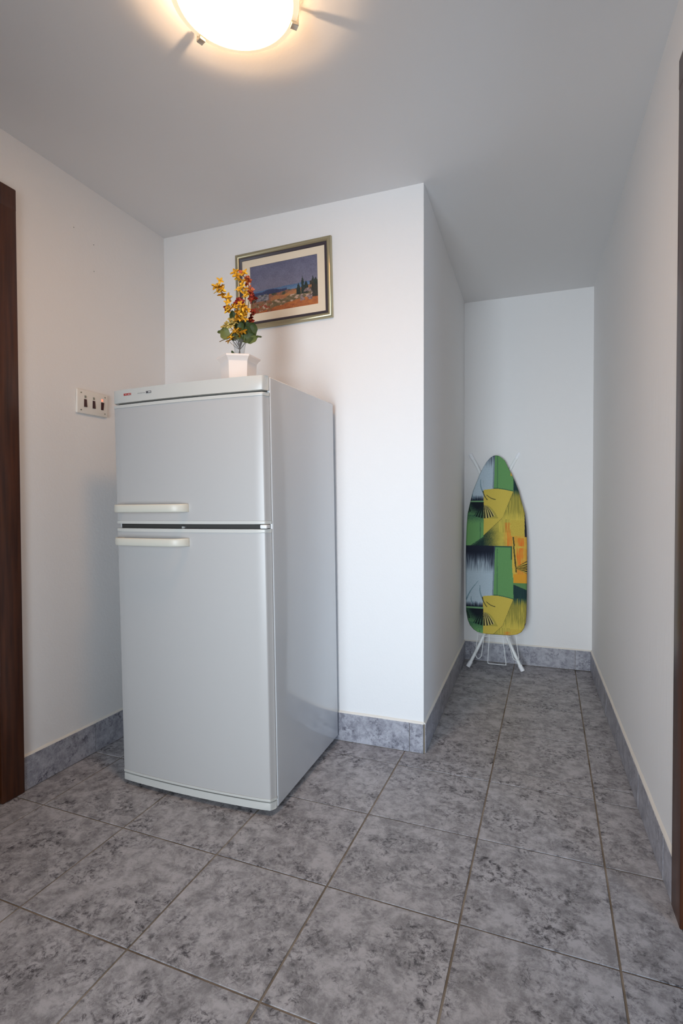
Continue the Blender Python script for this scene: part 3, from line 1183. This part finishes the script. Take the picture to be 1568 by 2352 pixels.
spray('flower_spray', 'pale yellow hydrangea-like cluster low on the left of the bouquet', [V0, V1, (-.0060, -.010, .2000), (-.0250, -.016, .2260)],
      [(-.0520, -.018, .2220), (-.0450, -.020, .2290), (-.0367, -.022, .2365), (-.0300, -.022, .2300), (-.0235, -.026, .2420), (-.0160, -.026, .2360), (-.0085, -.024, .2420), (-.0180, -.028, .2290), (-.0120, -.024, .2470), (-.0260, -.024, .2480), (-.0380, -.018, .2260)], 'ruff', M_paley, (.75, 1.0))
spray('flower_spray', 'low golden blossom sprig just above the vase rim', [V0, V1, (-.0020, -.014, .1900), (.0010, -.018, .2100)],
      [(-.0110, -.024, .2120), (-.0030, -.028, .2080), (.0030, -.026, .2140), (.0231, -.024, .2080), (.0160, -.024, .2020), (-.0258, -.022, .1930), (-.0200, -.020, .1870), (-.0296, -.018, .1760), (.0090, -.022, .1950)], 'star', M_yel, (.75, 1.05))
lf = tag(empty('leaf_sprig', PB + Vector((0, 0, .03)), AZ), 'green leafy ivy sprig around the neck of the glass vase', 'leaves', 'artificial flower sprays in the vase')
b = NB()
for pts in ([V0, V1, (.02, -.006, .185), (.0500, -.010, .200)], [V0, V1, (-.012, -.008, .186), (-.040, -.014, .200)], [V0, V1, (-.010, .004, .220), (-.0177, .004, .255)],
            [V1, (-.0250, -.012, .1880), (-.0352, -.014, .1862), (-.0500, -.016, .1820), (-.0660, -.018, .1745)], [V1, (.0400, -.004, .1900), (.0680, -.006, .1950), (.0840, -.006, .1930)], [(-.0020, -.016, .120), (-.0120, -.021, .128), (-.0160, -.022, .136)]):
    tube(b, spline([(x, y, z - .03) for x, y, z in pts], 5), .0013, 6)
obj('stem', b, M_stem, lf, smooth=60)
for (u, d, z, L, W, ry, rx, rz, m_) in (
        (.0480, -.012, .2170, .060, .054, .45, .25, .10, M_leaf), (.0330, -.010, .2100, .052, .044, -.35, .35, -.3, M_leaf), (.0560, -.018, .1820, .052, .030, 1.45, .5, 0, M_leafl),
        (.0400, -.016, .1900, .050, .034, 1.0, .3, .2, M_leaf), (-.0444, -.022, .2020, .044, .040, -.25, .1, .2, M_leafl), (-.0200, .002, .2640, .058, .030, -.15, .1, .35, M_leaf), (-.0070, .004, .2560, .050, .030, .2, .1, -.3, M_leaf),
        (.0138, -.020, .2290, .034, .028, .3, .2, -.2, M_leaf), (.0020, -.010, .2230, .040, .034, -.5, .2, .1, M_leaf), (-.0640, -.012, .2120, .022, .012, 1.2, 0, .3, M_leaf), (.0760, -.008, .1955, .024, .008, 1.7, 0, 0, M_leaf),
        (-.0100, -.014, .1990, .042, .034, .6, .3, .1, M_leaf), (.0100, -.018, .1900, .038, .030, -.7, .3, 0, M_leafl), (.0260, -.004, .2350, .046, .036, .1, .1, .3, M_leaf), (-.0160, -.026, .1330, .016, .010, -.6, .2, 0, M_leaf), (.0250, .006, .1980, .05, .04, .9, -.2, .2, M_leaf)):
    add_leaf(lf, u, d, z - .03, L, W, (rx, ry, rz), m_)

# ------------------------------------------------------------------ ironing board leaning on the end wall
YAW = R(5.0)
LEAN = R(6.8)
ib = tag(empty('ironing_board', (-.6063, 1.6540, 0), YAW), 'folded ironing board with green and yellow patterned cover leaning upright in the alcove', 'ironing board')
lean = Matrix.Rotation(-LEAN, 4, 'X')        # leaning back towards the wall (+y)


def LP(u, z, off=0.0):
    """point in the leaning plane: u across, z along the board, off towards the room"""
    return lean @ Vector((u, -off, z))


M_tube = mat('white_tube', (0.84, 0.86, 0.86), 0.35)
M_cap = mat('white_rubber_cap', (0.86, 0.87, 0.90), 0.6)
M_under = mat('board_underside', (0.75, 0.76, 0.76), 0.5)


def board_paint(X, Y):
    """print of the cover; X,Y measured across and down the cover"""
    navy, mist = (28, 34, 50), (180, 196, 206)
    green, greend = (106, 156, 96), (38, 70, 64)
    yel, olive = (208, 186, 82), (146, 138, 62)
    orange = (212, 150, 56)
    P = 243.0
    k = math.floor((Y - 1011.5) / P)
    y = Y - 1011.5 - P * k                   # 0..243 inside one repeat
    w1 = 1.3 * nz2(Y * .03, 0, 3)
    streak = nz2(X * .55, Y * .022, 5, 3) + .6 * nz2(X * 1.3, Y * .035, 8, 2)
    fine = nz2(X * .5, Y * .5, 15, 3)
    c = yel
    sail_top = 114 - 2.5 * math.sin(max(0, min(1, (X - 1110) / 68)) * math.pi) + max(0, X - 1140) * .12
    tri = False
    if X < 1137.5 - y * .035 + w1 and y < (139 if X < 1110 else sail_top):
        f = (y - 16) / 54.0
        c = navy if y < 7 + 3 * fine else lerp(navy, mist, f * 1.15 + streak * 1.5 * (1 - abs(2 * f - .8)))
        c = lerp(c, (150, 166, 178), .3 + .5 * fine) if y > 60 else c
        if y > 126:
            c = lerp(c, navy, (y - 127) / 10 + streak * .9)
        for (x0, y0, x1, y1) in ((1099, 80, 1071, 124), (1083, 116, 1090, 136), (1103, 90, 1110, 122)):
            t = (y - y0) / (y1 - y0)
            if 0 < t < 1 and abs(X - (x0 + (x1 - x0) * t - 3 * math.sin(t * math.pi))) < .6 + 1.2 * t:
                c = lerp(c, (84, 116, 126), .65)
        if X > 1134.5 - y * .035:
            c = lerp(c, (84, 98, 110), .55)
    elif X < 1110.5 + w1 * .5 and y >= 139:
        c = green
        if y < 142:
            c = (112, 156, 112)
        elif y < 172:
            f = (1 - (y - 142) / 30) * max(0, min(1, (X - 1070) / 26))
            c = lerp(lerp(green, greend, .75 - (y - 142) / 60), (16, 26, 34), f * 2.0 + fine * .5)
        elif y < 200:
            c = lerp(greend, green, (y - 172) / 30 + .35 + fine * .5)
        if y > 222 + (1110 - X) * .68:
            c = lerp(green, (30, 52, 50), .5 + (y - 222 - (1110 - X) * .68) / 14 + fine)
        if 1102 < X < 1103.6 and y > 190:
            c = lerp(c, greend, .5)
    elif X < 1177 + (y > 70) * 2 + w1 and y < sail_top:
        c = lerp(green, (90, 138, 82), .4 + .4 * fine)
        if 1141 + w1 < X < 1143 + w1 and y > 6:
            c = lerp(green, greend, .45)
        if y < 3 or (X > 1173 and y < 30):
            c = lerp(green, greend, .75)
        if y > sail_top - 2:
            c = lerp(green, greend, .6)
    else:
        # yellow sail; its right edge runs down-left into a thin pencil line
        t_ = y - 118
        diag = 1178 - t_ * .40 if t_ < 60 else 1154 - (t_ - 60) * 1.06
        c = lerp(yel, (192, 168, 74), .4 + .3 * fine)
        if X >= diag:
            tri = True
            g = (X - 1086) / 80.0
            low = max(0, (y - 178) / 60)
            shade = lerp((32, 56, 52), olive, g * 2.2 - .55 + fine * .7)
            shade = lerp(shade, yel, g * 2.2 - 1.15 + .7 * nz2(X * .07, Y * .07, 2))
            c = lerp(lerp(yel, olive, .25 + streak * .6), shade, low * 1.6)
            if X > 1146 and y < 212:
                c = lerp(yel, olive, .35 + 1.1 * streak)
            if X > 1154 and y > 190:
                c = lerp(c, (226, 108, 38), .85 * max(0, min(1, (X - 1155) / 10)) * max(0, min(1, .55 + 1.6 * streak)))
            if X < diag + 1.3:
                c = lerp(c, (88, 84, 44), .65)
    # right-hand column ---------------------------------------------
    XR = 1176 + 2.5 * (y > 60) + w1
    if y > 118:
        XR = 1178 - min(26, max(0, (y - 122) * .42)) if y < 182 else 1170
    if X > XR:
        if y < 82:
            c = lerp(orange, yel, .35 + 1.2 * nz2(X * .08, Y * .06, 12))
            if 1186 < X < 1201 and 4 < y < 66:
                c = lerp(c, (226, 100, 34), max(0, min(.8, .30 + 1.2 * streak + .8 * nz2(X * .1, Y * .03, 22))))
            if X < 1184 and y < 62:
                c = lerp(c, yel, .6)
            if abs(X - (1179 + y * .10 + .8 * fine)) < 1.5 and y < 58:
                c = (66, 66, 40)
            if y > 62:
                c = lerp((218, 154, 44), orange, .3 + fine)
        elif y < 86 + (X - 1180) * .38:
            c = (92, 132, 80)
        elif y < 116 + 3 * fine:
            c = lerp(greend, (28, 48, 54), .5 + streak)
        elif y < 184 and not tri or (y < 184 and X > XR):
            f = (y - 116) / 66
            c = lerp(greend, olive, f * 5 + streak * 1.2)
            c = lerp(c, yel, -.35 + f * .9 + streak * 2.0)
            if f > .75:
                c = lerp(c, yel, (f - .75) * 3)
        elif y < 219 and X > 1172:
            c = lerp(yel, (190, 160, 66), .5 + fine)
            if X > 1203.5 and y > 168:
                c = (38, 40, 48)
        elif X > 1175:
            c = lerp(orange, yel, .4 + nz2(X * .08, Y * .06, 12))
            if 1188 < X < 1202 and y > 224:
                c = lerp(c, (226, 100, 34), max(0, min(.8, .30 + 1.2 * streak + .8 * nz2(X * .1, Y * .03, 22))))
            if abs(X - (1177.5 + (y - 219) * .12)) < 1.5 and y > 222:
                c = (66, 66, 40)
    if X > 1203.5 and 170 < y < 222:
        c = (38, 40, 48)
    if X > 1172 and Y < 1094:
        c = (216, 160, 54)
    # pen strokes on the sail
    if y > 112:
        for (x0, y0, x1, y1, bend) in ((1108.5, 116, 1119, 138, -2.2), (1117, 126, 1138, 136.5, 2.2)):
            if abs(x1 - x0) > abs(y1 - y0):
                t = (X - x0) / (x1 - x0)
                if 0 < t < 1 and abs(y - (y0 + (y1 - y0) * t + bend * math.sin(t * math.pi))) < .9:
                    c = (58, 62, 44)
            else:
                t = (y - y0) / (y1 - y0)
                if 0 < t < 1 and abs(X - (x0 + (x1 - x0) * t + bend * math.sin(t * math.pi))) < 1.1:
                    c = (46, 56, 46)
    # pleated fans
    for fx, half, top_, bot in ((1112, 27, 150, 180), (1073, 9.5, 148, 167)):
        dy = (y - top_) / (bot - top_)
        dx = X - fx
        if 0 < dy < 1:
            w_ = half * dy ** .55
            edge = 1 - .22 * abs(dx / half) ** 1.6
            if abs(dx) < w_ and dy < edge:
                a = dx / half / dy ** .55
                s_ = math.sin(a * (24 if half > 20 else 11) + .6)
                dark = (18, 26, 26) if X < 1111 else (34, 34, 24)
                lite = lerp(c, greend, .35) if X < 1111 else (206, 190, 118)
                c = lerp(lite, dark, .5 + s_ * 1.6 + (.35 if dy < .35 else 0))
            elif X > 1111 and abs(dx) < w_ + 5:
                c = lerp(c, olive, .55)
    dx, dy = X - 1181, y - 49
    if dx > 0 and -.62 * dx < dy < .42 * dx and y < 66:
        a = math.atan2(dy, dx)
        c = lerp((206, 170, 70), (36, 36, 24), .55 + 1.8 * math.sin(a * 34))
        if -.62 * dx < dy < -.46 * dx:
            c = lerp((206, 170, 70), (40, 40, 26), .9 if dy < -.54 * dx else .1)
    return tuple(v + 5 * nz2(X * .9, Y * .9, 2, 2) for v in c)


# outline of the cover: (distance up the board, left edge, right edge)
OUT = [(.2190, .1180, .2080), (.2215, .0800, .2480), (.2280, .0500, .2820), (.2420, .0270, .3050), (.2660, .0060, .3210), (.2960, -.0070, .3300), (.3500, -.0175, .3345), (.46, -.0205, .3370), (.62, -.0225, .3390), (.77, -.0220, .3390),
       (.87, -.0190, .3350), (.955, -.0130, .3270), (1.03, .0030, .3070), (1.095, .0170, .2910), (1.155, .0400, .2690), (1.205, .0590, .2480), (1.245, .0790, .2280), (1.2850, .1030, .2100), (1.3050, .1220, .1890), (1.3165, .1400, .1700), (1.3190, .1490, .1600)]


def outl(t):
    for a, b_ in zip(OUT, OUT[1:]):
        if a[0] <= t <= b_[0]:
            f = (t - a[0]) / (b_[0] - a[0])
            return a[1] + (b_[1] - a[1]) * f, a[2] + (b_[2] - a[2]) * f
    return OUT[-1][1], OUT[-1][2]


NU, NV = 190, 540
TH = .022
verts, faces, cols = [], [], []
z0_, z1_ = OUT[0][0], OUT[-1][0]
for j in range(NV + 1):
    t = j / NV
    zz = z0_ + (z1_ - z0_) * (.5 - .5 * math.cos(math.pi * t)) * .12 + (z1_ - z0_) * t * .88
    xa, xb = outl(zz)
    for i in range(NU + 1):
        s = -1 + 2 * i / NU
        # the cloth rolls over the edge of the board
        ea = max(0, abs(s) - .93) / .07
        ez = max(0, abs(2 * t - 1) - .985) / .015
        off = .016 + TH - .012 * ea ** 2.5 - .008 * ez ** 2.5
        u = (xa + xb) / 2 + (xb - xa) / 2 * s
        verts.append(LP(u, zz, off)[:])
        X = 1139 + (u - .158) / .0025785
        Y = 1045 + (1.319 - zz) / (1.319 - .219) * 408
        cols.append(srgb(*[max(0, min(255, c_)) for c_ in board_paint(X, Y)]))
for j in range(NV):
    for i in range(NU):
        a = j * (NU + 1) + i
        faces.append((a, a + 1, a + NU + 2, a + NU + 1))
# skirt of the cover back to the underside
nb_ = len(verts)
rim = [i for i in range(NU + 1)] + [j * (NU + 1) + NU for j in range(1, NV + 1)] + [NV * (NU + 1) + i for i in range(NU - 1, -1, -1)] + [j * (NU + 1) for j in range(NV - 1, 0, -1)]
for r_ in rim:
    v = Vector(verts[r_])
    pl2 = lean.inverted() @ v
    verts.append((lean @ Vector((pl2.x, -.014, pl2.z)))[:])
    cols.append(cols[r_])
m_ = len(rim)
for i in range(m_):
    faces.append((rim[i], nb_ + i, nb_ + (i + 1) % m_, rim[(i + 1) % m_]))
me = bpy.data.meshes.new('cover')
me.from_pydata(verts, [], faces)
at = me.color_attributes.new('print', 'FLOAT_COLOR', 'POINT')
at.data.foreach_set('color', [c_ for q in cols for c_ in q])
M_cover = print_material('patterned_cotton', .85)
me.materials.append(M_cover)
for p in me.polygons:
    p.use_smooth = True
cover = bpy.data.objects.new('cover', me)
cover.parent = ib
C.objects.link(cover)
# board under the cover
b = NB()
lo, hi = [], []
zs2 = [z0_ + .006 + (z1_ - z0_ - .012) * i / 40 for i in range(41)]
ringL = [(outl(z)[0] + .004, z) for z in zs2]
ringR = [(outl(z)[1] - .004, z) for z in reversed(zs2)]
va = [b.verts.new(LP(u, z, .028)) for u, z in ringL + ringR]
vb = [b.verts.new(LP(u, z, .012)) for u, z in ringL + ringR]
n_ = len(va)
for i in range(n_):
    b.faces.new((va[i], va[(i + 1) % n_], vb[(i + 1) % n_], vb[i]))
b.faces.new(va); b.faces.new(vb[::-1])
obj('board', b, M_under, ib)
# front leg: two tubes spreading to the floor; rear leg: two tubes spreading at the top
TR_ = .0098
for sgn, foot_u in ((-1, .0030), (1, .3060)):
    mid = .1535
    b = NB()
    p = [LP(foot_u, .024, .002), LP(foot_u + (.0945 if sgn < 0 else -.0930), .2360, .002), LP(mid + sgn * .030, .42, .0), LP(mid + sgn * .022, .62, .0), LP(mid + sgn * .022, .95, .0)]
    tube(b, spline(p, 5), TR_, 12)
    lg = obj('leg', b, M_tube, ib, smooth=60)
    b = NB()
    d_ = (p[1] - p[0]).normalized()
    f0 = Vector((p[0].x - d_.x * .020, p[0].y - d_.y * .02, .0125))
    tube(b, [f0, p[0] + d_ * .018, p[0] + d_ * .024], [.0128, .0128, .0112], 14)
    obj('foot_cap', b, M_cap, lg, smooth=50)
for sgn, top_u in ((-1, .0050), (1, .2900)):
    mid = .1500
    b = NB()
    p = [LP(top_u, 1.3290, -.022), LP(top_u - sgn * .0590, 1.2060, -.021), LP(mid + sgn * .045, 1.02, -.020), LP(mid + sgn * .034, .8, -.020), LP(mid + sgn * .034, .5, -.020)]
    tube(b, spline(p, 5), TR_, 12)
    lg = obj('leg', b, M_tube, ib, smooth=60)
    b = NB()
    d_ = (p[1] - p[0]).normalized()
    tube(b, [p[0] - d_ * .014, p[0] + d_ * .020, p[0] + d_ * .026], [.0120, .0120, .0106], 14)
    obj('foot_cap', b, M_cap, lg, smooth=50)
# bent wire iron rest hanging at the wide end
wr = .0019


def wire(pts, nm='wire_loop'):
    b = NB()
    tube(b, spline([LP(u, z, o_) for u, z, o_ in pts], 6), wr, 8)
    return obj(nm, b, M_tube, rest, smooth=60)


b = NB()
tube(b, [LP(.060, .2110, .018), LP(.245, .2130, .018)], wr, 8)
rest = obj('iron_rest', b, M_tube, ib, smooth=60)
b = NB(); tube(b, [LP(.075, .2020, .018), LP(.235, .2045, .018)], wr, 8); obj('wire_rail', b, M_tube, rest, smooth=60)
wire([(.0540, .2200, .022), (.0489, .174, .024), (.0415, .110, .026), (.0420, .0880, .026), (.0500, .0710, .026), (.0600, .0690, .026), (.0700, .0780, .026), (.0760, .0950, .026), (.0879, .1936, .022), (.0890, .215, .020)])
wire([(.1215, .2200, .022), (.1184, .1665, .024), (.1132, .0620, .026), (.1150, .0480, .026), (.1229, .0440, .026), (.2110, .0430, .026), (.2160, .0470, .026), (.2164, .0620, .026), (.2038, .1657, .024), (.2000, .220, .022)])
wire([(.2190, .2200, .020), (.2269, .2015, .022), (.2540, .1010, .026), (.2590, .0850, .026), (.2721, .0740, .026), (.2840, .0790, .026), (.2897, .0930, .026), (.2813, .1561, .024), (.2750, .220, .022)])
